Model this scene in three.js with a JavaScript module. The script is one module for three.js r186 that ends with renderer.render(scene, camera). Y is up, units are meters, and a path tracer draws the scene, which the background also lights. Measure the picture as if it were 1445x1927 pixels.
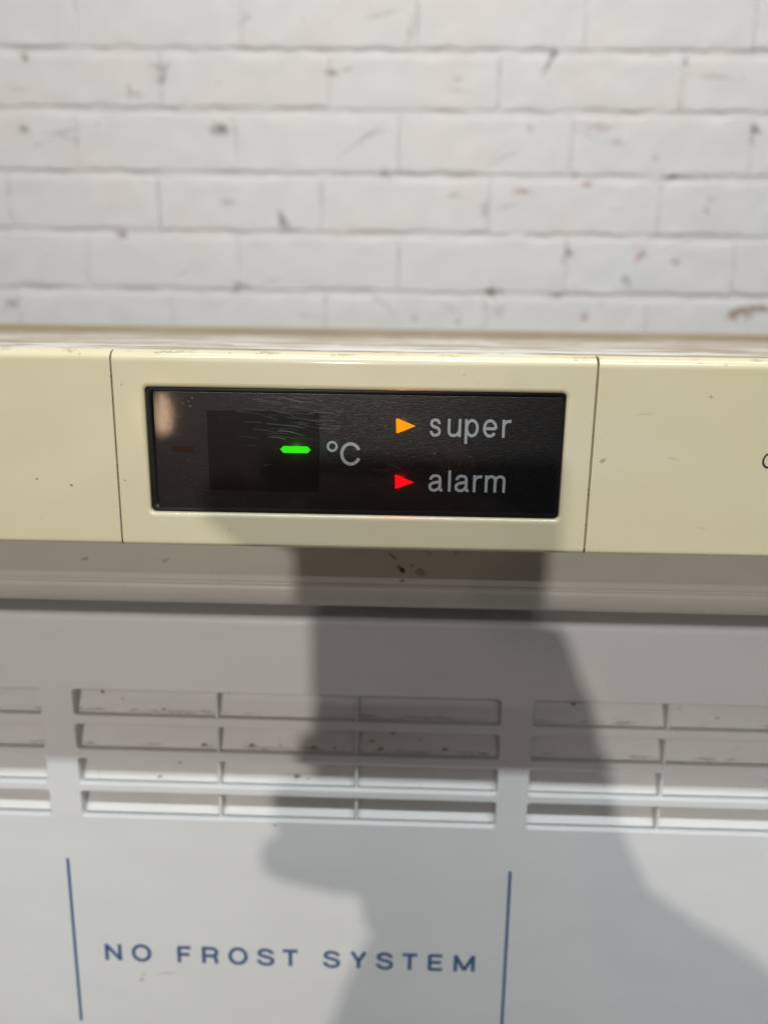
import * as THREE from 'three';
import { mergeGeometries, mergeVertices } from 'three/addons/utils/BufferGeometryUtils.js';
import { RoundedBoxGeometry } from 'three/addons/geometries/RoundedBoxGeometry.js';
import { MarchingCubes } from 'three/addons/objects/MarchingCubes.js';
import { RectAreaLightUniformsLib } from 'three/addons/lights/RectAreaLightUniformsLib.js';
import { createNoise2D, createNoise3D } from 'simplex-noise';

// ------------------------------------------------------------------ camera, light, exposure
const scene = new THREE.Scene();
const H = 1.7075;                       // height of the lens above the floor; the freezer's top is 8 mm lower
const renderer = new THREE.WebGLRenderer({ antialias: true });
renderer.toneMapping = THREE.LinearToneMapping;
renderer.toneMappingExposure = 1.0;
renderer.shadowMap.enabled = true;

const camera = new THREE.PerspectiveCamera(67.3, 767 / 1024, 0.01, 20);
{
  const D = Math.PI / 180, p = 13.5 * D, y = 1.32 * D, r = 0.82 * D;
  const fwd = new THREE.Vector3(-Math.sin(y) * Math.cos(p), -Math.sin(p), -Math.cos(y) * Math.cos(p));
  const right = new THREE.Vector3(Math.cos(y), 0, -Math.sin(y));
  const up = new THREE.Vector3().crossVectors(right, fwd);
  const r2 = right.clone().multiplyScalar(Math.cos(r)).addScaledVector(up, Math.sin(r));
  const u2 = up.clone().multiplyScalar(Math.cos(r)).addScaledVector(right, -Math.sin(r));
  camera.position.set(0, H, 0);
  camera.quaternion.setFromRotationMatrix(new THREE.Matrix4().makeBasis(r2, u2, fwd.clone().negate()));
  camera.focus = 0.266;
  camera.userData.fStop = 7;
}
scene.background = new THREE.Color().setRGB(0.058, 0.058, 0.058);   // the dim hall all round

const PENDANT = { at: [-0.165, H + 0.335, 1.5], cd: 3.2, color: [1, 0.93, 0.86] };       // bare bulb behind the photographer: casts the shadow of hand and phone
const TUBES = [                                                                          // fluorescent tubes overhead, parallel to the wall
  { at: [0.1, H + 1.5, 0.74], radiance: 168, color: [0.89, 0.96, 1] },
  { at: [0.2, H + 1.5, -0.32], radiance: 60, color: [1, 0.965, 0.92] },
  { at: [0.1, H + 1.5, 2.7], radiance: 95, color: [0.94, 0.98, 1] },  // added as fill: lifts the upright faces from far behind the lens
];
const FLOOR_LAMP = { at: [-0.65, H - 0.235, 1.55], cd: 0.05, color: [1, 0.66, 0.42] };   // small warm lamp, mirrored in the display cover
RectAreaLightUniformsLib.init();

// ------------------------------------------------------------------ helpers
let seed = 20240611;
const rnd = () => { seed = (seed + 0x6d2b79f5) | 0; let t = Math.imul(seed ^ (seed >>> 15), 1 | seed); t = (t + Math.imul(t ^ (t >>> 7), 61 | t)) ^ t; return ((t ^ (t >>> 14)) >>> 0) / 4294967296; };
const rr = (a, b) => a + (b - a) * rnd();
const N2 = createNoise2D(rnd), N3 = createNoise3D(rnd);
const fbm = (x, y, o = 4) => { let s = 0, a = 0.5, f = 1; for (let i = 0; i < o; i++) { s += a * N2(x * f, y * f + i * 17.3); a *= 0.5; f *= 2.03; } return s; };
const sm = (a, b, x) => { const t = Math.min(1, Math.max(0, (x - a) / (b - a))); return t * t * (3 - 2 * t); };
const lin = (r, g, b) => new THREE.Color().setRGB(r, g, b);
const MM = 0.001;

function mesh(name, geo, mat, parent) {
  const m = new THREE.Mesh(geo, mat); m.name = name; m.castShadow = m.receiveShadow = true;
  if (parent) parent.add(m);
  return m;
}
const taken = new Map();
const numbered = (n) => { const k = taken.get(n) ?? 0; taken.set(n, k + 1); return k ? n + '_' + String(k).padStart(3, '0') : n; };
function thing(name, label, category, pos = [0, 0, 0], group) {
  const o = new THREE.Group(); o.name = numbered(name); o.position.set(...pos); o.userData = { label, category };
  if (group) o.userData.group = group;
  scene.add(o); return o;
}
function canvas(w, h, draw) {
  const c = document.createElement('canvas'); c.width = w; c.height = h; draw(c.getContext('2d'), w, h); return c;
}
function tex(c, srgb = true) {
  const t = new THREE.CanvasTexture(c); t.magFilter = THREE.LinearFilter; if (srgb) t.colorSpace = THREE.SRGBColorSpace; t.wrapS = t.wrapT = THREE.ClampToEdgeWrapping; return t;
}
const std = (o) => new THREE.MeshStandardMaterial(o), phy = (o) => new THREE.MeshPhysicalMaterial(o);
function fillNoise(ctx, w, h, f) {           // f(x, y) -> [r, g, b] 0..255
  const im = ctx.createImageData(w, h);
  for (let y = 0, i = 0; y < h; y++) for (let x = 0; x < w; x++, i += 4) { const c = f(x, y); im.data[i] = c[0]; im.data[i + 1] = c[1]; im.data[i + 2] = c[2]; im.data[i + 3] = 255; }
  ctx.putImageData(im, 0, 0);
}
function blot(ctx, x, y, rx, ry, rot, color, alpha, n = 18, rough = 0.45) {      // a spot of dirt with an uneven outline
  ctx.save(); ctx.translate(x, y); ctx.rotate(rot); ctx.globalAlpha = alpha; ctx.fillStyle = color; ctx.beginPath();
  const s = rnd() * 100;
  for (let i = 0; i < n; i++) { const a = (i / n) * Math.PI * 2, k = 1 + rough * N2(Math.cos(a) * 1.3 + s, Math.sin(a) * 1.3); ctx[i ? 'lineTo' : 'moveTo'](Math.cos(a) * rx * k, Math.sin(a) * ry * k); }
  ctx.closePath(); ctx.fill(); ctx.restore();
}
function planar(geo, x0, x1, y0, y1, ax = 'x', ay = 'y') {                     // uv in the object's own plane, metres mapped to the sheet's extent
  const p = geo.attributes.position, uv = new Float32Array(p.count * 2), get = { x: (i) => p.getX(i), y: (i) => p.getY(i), z: (i) => p.getZ(i) };
  for (let i = 0; i < p.count; i++) { uv[2 * i] = (get[ax](i) - x0) / (x1 - x0); uv[2 * i + 1] = (get[ay](i) - y0) / (y1 - y0); }
  geo.setAttribute('uv', new THREE.BufferAttribute(uv, 2)); return geo;
}
function grid(rows, close = false) {                                            // rows of points -> indexed surface
  const pos = [], idx = [], n = rows[0].length;
  for (const r of rows) for (const p of r) pos.push(...p);
  for (let j = 0; j < rows.length - 1; j++) for (let i = 0; i < n - (close ? 0 : 1); i++) {
    const a = j * n + i, b = j * n + ((i + 1) % n), c = a + n, d = b + n; idx.push(a, b, d, a, d, c);
  }
  const g = new THREE.BufferGeometry(); g.setAttribute('position', new THREE.Float32BufferAttribute(pos, 3)); g.setIndex(idx); g.computeVertexNormals(); return g;
}
function box(x0, x1, y0, y1, z0, z1, r = 0) {
  const g = r ? new RoundedBoxGeometry(x1 - x0, y1 - y0, z1 - z0, 2, r) : new THREE.BoxGeometry(x1 - x0, y1 - y0, z1 - z0);
  g.translate((x0 + x1) / 2, (y0 + y1) / 2, (z0 + z1) / 2); return g;
}
const bare = (g) => { const k = g.index ? g.toNonIndexed() : g.clone(); for (const n of Object.keys(k.attributes)) if (!['position', 'normal'].includes(n)) k.deleteAttribute(n); return k; };
const merge = (...l) => mergeGeometries(l.map(bare));
function roundedLoop(x0, x1, y0, y1, r, n = 5) {
  const pts = [];
  for (const [cx, cy, a0] of [[x1 - r, y1 - r, 0], [x0 + r, y1 - r, 1], [x0 + r, y0 + r, 2], [x1 - r, y0 + r, 3]])
    for (let i = 0; i <= n; i++) { const a = (a0 + i / n) * Math.PI / 2; pts.push([cx + Math.cos(a) * r, cy + Math.sin(a) * r]); }
  return pts;
}

// ------------------------------------------------------------------ floor
{
  const c = canvas(512, 512, (ctx, w, h) => fillNoise(ctx, w, h, (x, y) => { const v = 118 + 26 * fbm(x / 90, y / 90) + 10 * fbm(x / 9, y / 9, 2); return [v, v - 3, v - 8]; }));
  const t = tex(c); t.wrapS = t.wrapT = THREE.RepeatWrapping;
  const g = planar(box(-3, 3, -0.1, 0, -1.3, 3.5), -1, 1, -1, 1, 'x', 'z');
  const f = mesh('floor', g, std({ map: t, roughness: 0.8 }), scene); f.userData.kind = 'structure';
}

// ------------------------------------------------------------------ painted brick wall
const WZ = -1.05;
{
  const wall = thing('brick_wall', 'white painted brick wall with chipped paint behind the freezer', 'wall', [0, 0, WZ]);
  const X0 = -1.1, X1 = 1.1, Y0 = H - 0.2, Y1 = H + 0.9, W = 2048, HH = 1024, sx = W / (X1 - X0), sy = HH / (Y1 - Y0);
  const cx = (mm) => (mm * MM - X0) * sx, cy = (mm) => HH - (H + mm * MM - Y0) * sy;      // mm beside / above the lens height
  const rowsY = [-29, 43, 116, 187, 261, 329];
  const c = canvas(W, HH, (ctx) => {
    fillNoise(ctx, W, HH, (x, y) => {
      const a = fbm(x / 210, y / 150, 3), b = fbm(x / 60 + 50, y / 45, 3), d = N2(x / 3.1, y / 3.3);
      const v = 221 + 4 * b + 1.2 * d; return [v + 2 * a, v - 2 - 0.5 * a, v - 5 - 2 * a];
    });
    // grime in the bed joints, broken along their length
    for (const ry of [...rowsY, 401, 473, 545]) for (let x = -1000; x < 1000; x += 2.2) {
      const k = fbm(x / 95 + ry, ry * 1.7, 3); if (k < -0.12) continue;
      blot(ctx, cx(x), cy(ry + 1.2 + 2.2 * N2(x / 40, ry)), 2.4, 1 + 1.3 * rnd(), 0, ['#8d8780', '#9a9288', '#85807c'][(rnd() * 3) | 0], 0.02 + 0.12 * sm(-0.12, 0.35, k), 7);
    }
    // chips, scuffs and insects' specks
    const M = [ // x, y, rx, ry, rot, colour, alpha
      [-479, 321, 5, 6, 0, '#6c7a5c', 0.7], [170, 318, 3.2, 15, 0.55, '#6a6460', 0.62], [175, 328, 4, 5, 0.4, '#4e4a46', 0.6], [-237, 238, 11, 8, 0.3, '#6f6c66', 0.62], [-233, 241, 6, 4, 0, '#54514c', 0.6], [-247, 241, 9, 3, 0, '#8a8680', 0.5],
      [-162, 134, 5, 10, -0.25, '#5c5854', 0.7], [-156, 126, 8, 4, 0.4, '#77736e', 0.6], [-140, 121, 18, 2.2, 0.12, '#96928c', 0.6], [428, 245, 6, 5.5, 0, '#4a4a4a', 0.75], [426, 233, 3, 6, 0, '#7b7976', 0.4], [335, 320, 4, 4, 0, '#6d6e6a', 0.6], [373, 304, 22, 2.2, 0.1, '#9b968f', 0.6],
      [-96, 305, 10, 4, 0.05, '#6e6966', 0.6], [-78, 309, 10, 2, -0.3, '#98948e', 0.5], [227, 180, 6, 3.4, 0, '#8d6a58', 0.7], [145, 170, 12, 3.6, -0.1, '#96705c', 0.62], [333, 189, 9, 3.6, -0.1, '#55534f', 0.66], [355, 188, 14, 2, 0, '#807c78', 0.5],
      [208, 97, 5, 6, 0, '#55565a', 0.7], [203, 88, 3, 6, 0, '#8a8a8a', 0.4], [300, 94, 4, 8, 0.5, '#a3696a', 0.6], [306, 97, 4, 6, 0.4, '#7d7d80', 0.5], [345, 87, 6, 4, 0, '#737375', 0.62], [111, 47, 6, 7, 0.2, '#4c4234', 0.72], [123, 49, 4, 3, 0, '#80796f', 0.5], [198, 44, 7, 5, 0, '#6d6d6d', 0.6],
      [284, 65, 5, 6, 0, '#808082', 0.6], [290, 58, 3, 7, -0.6, '#9a9a9c', 0.5], [436, 27, 15, 6, -0.2, '#7e5f48', 0.7], [463, 31, 16, 5, 0.05, '#6d5340', 0.62], [428, 21, 6, 7, 0.2, '#8e6f57', 0.7], [447, 24, 7, 8, 0.4, '#92735c', 0.6], [236, 17, 5, 6, 0, '#94767a', 0.62], [124, 23, 8, 8, 0, '#a09e9c', 0.4],
      [-216, 51, 12, 4, 0.1, '#74746f', 0.6], [-224, 47, 5, 6, 0, '#82817c', 0.5], [-488, 238, 6, 5, 0, '#69665f', 0.66], [-437, 236, 22, 2.6, -0.2, '#9f9b94', 0.6], [-433, 228, 14, 2, 0.2, '#a39f98', 0.6], [-308, 298, 7, 10, 0.3, '#807a76', 0.55], [-310, 310, 10, 4, 0.2, '#79736f', 0.5], [-372, 113, 7, 5, 0, '#6d6361', 0.6],
      [-230, 154, 10, 4, 0, '#8f8c88', 0.55], [99, 149, 6, 10, 0.2, '#94918d', 0.5], [260, 229, 13, 5, 0.2, '#9d9c9a', 0.55], [235, 246, 24, 6, 0.05, '#a89a98', 0.5], [225, 236, 14, 2, 0.4, '#a3a09d', 0.5], [-341, 279, 10, 2.6, 0.4, '#99958f', 0.55], [-350, 284, 3, 9, 0.1, '#99958f', 0.5], [-523, 25, 8, 6, 0, '#8b8a88', 0.6],
      [-60, 228, 34, 2.4, -0.6, '#a19e98', 0.5], [-45, 236, 20, 2, -0.3, '#a29e99', 0.45], [120, 210, 26, 2.4, -0.45, '#a7a39d', 0.45], [60, 165, 9, 3, 0, '#93918d', 0.5], [-30, 190, 6, 6, 0, '#7a7772', 0.5], [210, 190, 5, 4, 0, '#8a8c7c', 0.5], [380, 150, 5, 5, 0, '#8f8d8a', 0.5], [385, 163, 6, 4, 0, '#9a9895', 0.4],
      [150, 245, 4, 4, 0, '#8b7f7c', 0.5], [310, 210, 4, 4, 0, '#8a8784', 0.5], [60, 300, 8, 3, 0, '#a4a19c', 0.5], [-200, 366, 5, 3, 0, '#8f8b86', 0.5], [0, 352, 4, 16, 0.1, '#a09d97', 0.45], [-35, 370, 22, 3, -0.3, '#a6a29c', 0.5], [12, 12, 5, 4, 0, '#8c8783', 0.5], [-130, 14, 14, 2, 0, '#a3a19e', 0.5], [70, 8, 3, 4, 0, '#8f7f78', 0.5],
    ];
    for (const [x, y, rx, ry, rot, col, al] of M) {
      blot(ctx, cx(x), cy(y), rx * 0.95, ry * 0.95, rot, col, al * 0.36, 22, 0.7);
      blot(ctx, cx(x), cy(y), rx * 0.62, ry * 0.62, rot, col, al * 0.55, 22, 0.8);
      for (let k = 0; k < 3; k++) blot(ctx, cx(x + rr(-1.6, 1.6) * rx), cy(y + rr(-1.6, 1.6) * ry), rr(0.8, 1.8), rr(0.8, 1.8), 0, col, al * 0.6, 8);
    }
    for (let i = 0; i < 320; i++) blot(ctx, rnd() * W, rnd() * HH, rr(0.8, 3), rr(0.6, 2), rnd() * 3, ['#9a948c', '#8b7d72', '#a6a39f', '#7d7a76'][(rnd() * 4) | 0], rr(0.1, 0.38), 9);
    for (let i = 0; i < 60; i++) blot(ctx, rnd() * W, rnd() * HH, rr(8, 24), rr(1, 1.8), rr(-0.7, 0.7), '#a9a59f', rr(0.2, 0.45), 14, 0.7);
  });
  const paint = std({ map: tex(c), roughness: 0.62 });
  const uv = (g) => planar(g, X0, X1, Y0, Y1);
  const courseY = [-317, -245, -173, -101, -29, 43, 116, 187, 261, 329, 401, 473, 545, 617, 689];
  const open = (x, row) => sm(-0.45, 0.55, N2(x / 80, row * 3.71) + 0.35 * N2(x / 22, row * 5.3));       // how far paint and mortar leave the bed joint open, x in mm
  // mortar, with the paint's unevenness
  {
    const rows = [];
    for (let y = -0.45; y <= 0.7601; y += 0.0035) { const r = [], row = courseY.reduce((b, c, i) => (Math.abs(c - y * 1000) < Math.abs(courseY[b] - y * 1000) ? i : b), 0); for (let x = -1.1; x <= 1.1001; x += 0.0088) r.push([x, H + y, -(0.9 + 1.25 * open(x * 1000, row)) * MM + 0.0004 * fbm(x * 30, y * 30, 2)]); rows.push(r); }
    mesh('mortar', uv(grid(rows)), paint, wall);
    mesh('wall_core', merge(box(-1.1, 1.1, 0, H - 0.45, -0.1, -0.004), box(-1.1, 1.1, H - 0.45, H + 0.76, -0.1, -0.0075), box(-1.1, 1.1, H + 0.76, H + 1.1, -0.1, -0.004)), std({ color: lin(0.72, 0.7, 0.66), roughness: 0.7 }), wall);
  }
  const courses = [
    [-317, -245, 0], [-245, -173, 1], [-173, -101, 0], [-101, -29, 1], [-29, 43, [-515, -310, -105, 105, 315]], [43, 116, [-419, -219, -10, 207, 422]], [116, 187, [-515, -320, -110, 104, 320]], [187, 261, [-422, -218, -12, 204, 426]],
    [261, 329, [-520, -309, -99, 110, 334]], [329, 401, [-411, -207, 8, 211, 415]], [401, 473, 0], [473, 545, 1], [545, 617, 0], [617, 689, 1],
  ];
  const T = [0, 0.012, 0.03, 0.06, 0.12, 0.25, 0.4, 0.55, 0.7, 0.8, 0.86, 0.91, 0.95, 0.98, 1];
  for (const [ya, yb, js] of courses) {
    let j = Array.isArray(js) ? js.slice() : [-520, -310, -100, 110, 320].map((v) => v + (js ? 105 : 0) + rr(-8, 8));
    while (j[0] > -1080) j.unshift(Math.max(-1095, j[0] - 212 + rr(-5, 5)));
    while (j[j.length - 1] < 1080) j.push(Math.min(1095, j[j.length - 1] + 212 + rr(-5, 5)));
    for (let b = 0; b < j.length - 1; b++) {
      const xa = j[b] - 0.35, xb = j[b + 1] + 0.35, y0 = ya + 3.6, y1 = yb - 2.6, nx = 34, rows = [], o = rr(-0.16, 0.16), tx = rr(-1, 1) * 0.22, ty = rr(-1, 1) * 0.5, s = rnd() * 60, sideL = rr(0, 0.42), sideR = rr(0, 0.42), row0 = courseY.indexOf(ya);
      for (const t of T) {
        const row = [];
        for (let i = 0; i <= nx; i++) {
          const u = i / nx, ue = u < 0.5 ? 0.5 * Math.pow(2 * u, 1.5) : 1 - 0.5 * Math.pow(2 - 2 * u, 1.5);
          const xl = xa + 1.1 * N2(t * 4, s), xr = xb + 1.1 * N2(t * 4, s + 9), x = xl + (xr - xl) * ue;
          const yl = y0 + 1.7 * N2(x / 38, s + 3) + 0.6 * N2(x / 9, s), yh = y1 + 1.4 * N2(x / 45, s + 5), y = yl + (yh - yl) * t;
          const db = y - yl, dt = yh - y, dl = x - xl, dr = xr - x;
          const fb = 0.4 + 0.95 * open(x, row0), ft = 0.6 + 0.9 * open(x, row0 + 1);
          let z = o + tx * (ue - 0.5) + ty * (t - 0.5) + 0.8 * fbm(x / 55 + s, y / 40, 2) + 0.32 * N2(x / 11, y / 9 + s) + 0.12 * N2(x / 4, y / 4);
          z -= fb * (1 - sm(0, 4, db)) + ft * Math.pow(1 - Math.min(1, dt / 8), 1.6) + sideL * (1 - sm(0, 9, dl)) + sideR * (1 - sm(0, 9, dr));
          if (rnd() < 0.004) z -= 0.8;
          row.push([x * MM, H + y * MM, z * MM]);
        }
        rows.push(row);
      }
      const down = (r) => r.map(([x, y]) => [x, y, -0.009]);
      const all = [down(rows[0]), ...rows, down(rows[rows.length - 1])].map((r) => [[r[0][0], r[0][1], -0.009], ...r, [r[r.length - 1][0], r[r.length - 1][1], -0.009]]);
      mesh('brick', uv(grid(all)), paint, wall);
    }
  }
}

// ------------------------------------------------------------------ the freezer
const FX = -0.045, HALF = 0.38, FZ = -0.26, BZ = -0.315, PZ = -0.352;     // centre line, half width, planes of fascia, frame and vent panel
const freezer = thing('freezer', 'white freezer with a yellowed cream control fascia, seen with its door open', 'freezer', [FX, 0, 0]);
const Y = (mm) => H + mm * MM, X = (mm) => mm * MM - FX;                    // mm from the lens -> the freezer's own axes
{
  // cream plastic, yellowed with age, with specks and scuffs
  const fx0 = X(-430), fx1 = X(340), fy0 = Y(-90), fy1 = Y(0);
  const creamMap = tex(canvas(2048, 305, (ctx, w, h) => {
    const px = (x) => ((X(x) - fx0) / (fx1 - fx0)) * w, py = (y) => h - ((Y(y) - fy0) / (fy1 - fy0)) * h;
    fillNoise(ctx, w, h, (x, y) => { const a = fbm(x / 160, y / 120, 3), d = N2(x / 2.3, y / 2.3); const b = fbm(x / 420 + 7, y / 300, 3), v = 1 + 0.014 * a + 0.005 * d + 0.008 * b; return [213 * v, 203 * v, (170 + 4 * a + 7 * b) * v]; });
    for (const [x, y, r, col, al] of [[-127, -53, 1.3, '#6b5a44', 0.7], [-115, -55, 1.6, '#5a4a38', 0.8], [-96, -53, 1.2, '#6b5a44', 0.7], [52, -24, 1.2, '#7a6a50', 0.5], [102, -21, 1.8, '#8a7a5c', 0.6], [-95, -20, 1, '#6b5a44', 0.5], [-60, -70, 1, '#8a7a5c', 0.5], [20, -15, 1, '#8a7a5c', 0.5]]) blot(ctx, px(x), py(y), r, r * 0.8, 0.5, col, al, 9);
    blot(ctx, px(68), py(-43), 3.4, 1.8, -0.7, '#8d8a7a', 0.75, 12); blot(ctx, px(81), py(-27), 9, 0.7, -0.1, '#b3a888', 0.6, 12); blot(ctx, px(92), py(-42), 5, 0.9, 0.3, '#b5ab8c', 0.6, 12); blot(ctx, px(104), py(-66), 6, 0.8, 0.2, '#b8ad8e', 0.5, 12);
    for (let i = 0; i < 26; i++) blot(ctx, rnd() * w, rnd() * h, rr(0.4, 1), rr(0.4, 0.9), 0, '#7c6c50', rr(0.15, 0.5), 7);
    for (let x = -420; x < 335; x += 0.8) {                                  // grime creeping over the top edge from the sheet metal
      const k = fbm(x / 23, 4, 3); if (k > 0.08) blot(ctx, px(x), py(-8.6 - rnd() * 0.8), 1.6, 0.8 + 1.2 * rnd(), 0, '#7d6e55', 0.3 * sm(0.08, 0.4, k), 7);
      if (rnd() < 0.03) blot(ctx, px(x), py(-9 - rnd() * 2.2), rr(0.7, 2.4), rr(0.4, 0.8), 0, '#6d5c46', 0.6, 7);
    }
  }));
  const grease = tex(canvas(1024, 160, (ctx, w, h) => fillNoise(ctx, w, h, (x, y) => { const v = 150 + 46 * fbm(x / 55, y / 30, 4) + 22 * fbm(x / 14 + 40, y / 5, 2); return [v, v, v]; })), false);      // handled plastic: smeared unevenly
  const cream = phy({ map: creamMap, roughness: 0.62, roughnessMap: grease, clearcoat: 0.5, clearcoatRoughness: 0.09 });
  const seamDirt = std({ color: lin(0.3, 0.235, 0.15), roughness: 0.9 });
  const white = std({ color: lin(0.74, 0.735, 0.72), roughness: 0.45 });
  const cuv = (g) => planar(g, fx0, fx1, fy0, fy1);

  // cross-section of the fascia [z, y] in mm behind the front plane / from the lens height
  const upper = []; for (let i = 0; i <= 8; i++) { const a = (i / 8) * Math.PI / 2; upper.push([-4.6 * (1 - Math.cos(a)), -11.9 + 3.6 * Math.sin(a)]); }
  const lower = []; for (let i = 0; i <= 6; i++) { const a = (i / 6) * Math.PI / 2; lower.push([-1.7 * (1 - Math.cos(a)), -74.6 - 1.7 * Math.sin(a)]); }
  const flatTop = -13.5, flatLow = -73.6;
  function ribbon(profile, xa, xb) {                                          // the profile drawn along x, its ends eased by 0.4 mm
    const e = 0.3, at = (x, d) => profile.map(([z, y]) => [X(x), Y(y > -40 ? y - d * (y > -10 ? 1 : 0) : y), FZ + (z - d) * MM]);
    return grid([at(xa, 0.3), at(xa + 0.1, 0.1), at(xa + e, 0), ...[0.2, 0.4, 0.6, 0.8].map((k) => at(xa + (xb - xa) * k, 0)), at(xb - e, 0), at(xb - 0.1, 0.1), at(xb, 0.3)]);
  }
  const upP = [[0, flatTop], [0, -12.6], ...upper, [-6, -8.25], [-14, -8.25]], loP = [[-50, -77.2], [-8, -76.6], ...lower.slice().reverse(), [0, flatLow - 0.4], [0, flatLow]];
  const endCap = (x, dir) => { const s = new THREE.Shape(); [...loP, ...upP].forEach(([z, y], i) => s[i ? 'lineTo' : 'moveTo']((FZ + Math.min(z, -0.5) * MM), Y(Math.min(y, -8.7)))); const g = new THREE.ShapeGeometry(s); g.rotateY(-Math.PI / 2); g.translate(X(x), 0, 0); const p = g.attributes.position; void dir; void p; return g; };
  const fasciaL = FX / MM - HALF / MM, fasciaR = FX / MM + HALF / MM;
  const cap = (x) => endCap(x);
  // after rotateY(-90) a point (z, y, 0) goes to x = 0, z = z: same cross-section
  for (const [xa, xb] of [[fasciaL, -98.72], [64.45, fasciaR]]) {
    mesh('fascia_section', cuv(merge(ribbon([...loP, [0, -60], [0, -45], [0, -30], ...upP], xa, xb), cap(xa + 0.1), cap(xb - 0.1))), cream, freezer);
  }
  const sec = mesh('fascia_section', new THREE.BufferGeometry(), cream, freezer);
  sec.userData.label = 'middle fascia section with the black display';
  {
    const xa = -98.2, xb = 63.8, e = 0.3;
    // opening for the display, its edge rounded inwards
    const O = [-87.7, 54.5, -64.1, -20.6], grow = 1.5;
    const sh = new THREE.Shape(); sh.moveTo(X(xa + e), Y(flatLow)); sh.lineTo(X(xb - e), Y(flatLow)); sh.lineTo(X(xb - e), Y(flatTop)); sh.lineTo(X(xa + e), Y(flatTop)); sh.closePath();
    const loop = (d, z) => roundedLoop(O[0] - d, O[1] + d, O[2] - d, O[3] + d, 1.6 + d, 5).map(([x, y]) => [X(x), Y(y), FZ + z * MM]);
    const hole = new THREE.Path(); loop(grow, 0).forEach(([x, y], i) => hole[i ? 'lineTo' : 'moveTo'](x, y)); hole.closePath(); sh.holes.push(hole);
    const face = new THREE.ShapeGeometry(sh); face.translate(0, 0, FZ);
    const rows = []; for (let i = 0; i <= 5; i++) { const a = (i / 5) * Math.PI / 2; rows.push(loop(grow * (1 - Math.sin(a)), -1.0 * (1 - Math.cos(a)))); }
    rows.push(loop(0, -1.6), loop(0, -4.5));
    const rim = grid(rows, true);
    const side = (x, s) => grid([[0.3, 0], [0.1, 0.1], [0, e]].map(([d, k]) => [flatLow, -50, -30, flatTop].map((y) => [X(x + s * (s > 0 ? k : k)), Y(y), FZ - d * MM])));
    sec.geometry = cuv(merge(face, rim, ribbon(upP, xa, xb), ribbon(loP, xa, xb), side(xa, 1), side(xb, -1), cap(xa + 0.1), cap(xb - 0.1)));

    // the black display set into it
    const disp = mesh('display_cover', new THREE.BufferGeometry(), cream, freezer); disp.userData.label = 'black display cover with lettering and indicator lights';
    const dz = -1.55, D = [-85.2, 53.3, -62.5, -22.2];
    const brushed = canvas(1024, 512, (ctx, w, h) => {
      fillNoise(ctx, w, h, (x, y) => { const v = 128 + 48 * fbm(x / 50, y / 2.6, 3) + 22 * N2(x / 16, y / 3); return [v, v, v]; });
    });
    const coverMap = tex(canvas(2048, 596, (ctx, w, h) => {
      const px = (x) => ((x - D[0]) / (D[1] - D[0])) * w, py = (y) => ((D[3] - y) / (D[3] - D[2])) * h;
      fillNoise(ctx, w, h, (x, y) => { const v = 6 + 4 * fbm(x / 60, y / 2.2, 3) + 2 * N2(x / 14, y / 3); return [v, v, v + 1]; });
      ctx.strokeStyle = '#8d8f92'; ctx.lineCap = 'round';
      for (let i = 0; i < 170; i++) { ctx.globalAlpha = rr(0.08, 0.3); ctx.lineWidth = rr(0.6, 1.1); const x = rnd() * w, y = rnd() * h, l = rr(3, 26); ctx.beginPath(); ctx.moveTo(x, y); ctx.lineTo(x + l, y + rr(-2, 2)); ctx.stroke(); }
      ctx.globalAlpha = 1;
      for (let i = 0; i < 120; i++) blot(ctx, rnd() * w, rnd() * h, rr(0.6, 1.6), rr(0.5, 1.2), 0, '#9a9890', rr(0.12, 0.5), 6);
      for (const [x, y] of [[-73, -25.4], [-72, -24], [-75, -26], [11, -41.8]]) blot(ctx, px(x), py(y), 2.2, 1.4, 0.5, '#b5b0a6', 0.7, 8);
    }));
    const bt = tex(brushed, false);
    const coverMat = phy({ map: coverMap, roughness: 0.74, roughnessMap: bt, specularIntensity: 0.66, bumpMap: bt, bumpScale: 0.00012, clearcoat: 0.3, clearcoatRoughness: 0.05 });
    {
      const L = (d, z) => roundedLoop(D[0] + d, D[1] - d, D[2] + d, D[3] - d, 0.9, 4).map(([x, y]) => [X(x), Y(y), FZ + z * MM]);
      const s = new THREE.Shape(); L(0.12, 0).forEach(([x, y], i) => s[i ? 'lineTo' : 'moveTo'](x, y)); const f = new THREE.ShapeGeometry(s); f.translate(0, 0, FZ + dz * MM);
      const edge = grid([L(0.12, dz), L(0.03, dz - 0.04), L(0, dz - 0.12), L(0, dz - 2)], true);
      disp.geometry = planar(merge(f, edge), X(D[0]), X(D[1]), Y(D[2]), Y(D[3])); disp.material = coverMat;
    }
    const rimMat = phy({ color: lin(0.006, 0.006, 0.006), roughness: 0.35, specularIntensity: 0.5 });
    {
      const L = (d, z) => roundedLoop(O[0] + d, O[1] - d, O[2] + d, O[3] - d, 1.4, 5).map(([x, y]) => [X(x), Y(y), FZ + z * MM]);
      mesh('display_rim', grid([L(0.08, -3.6), L(0.1, -1.9), L(0.35, -1.62), L(2.5, -1.72), L(3.0, -3.6), L(21, -3.6)], true), rimMat, disp);
    }
    const front = FZ + (dz + 0.08) * MM;
    const flat = (pts, z, t = 0.12) => { const s = new THREE.Shape(); pts.forEach(([x, y], i) => s[i ? 'lineTo' : 'moveTo'](X(x), Y(y))); s.closePath(); const g = new THREE.ExtrudeGeometry(s, { depth: t * MM, bevelEnabled: false }); g.translate(0, 0, z); return g; };
    const rect = (a, b, c, d) => [[a, c], [b, c], [b, d], [a, d]];
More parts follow.
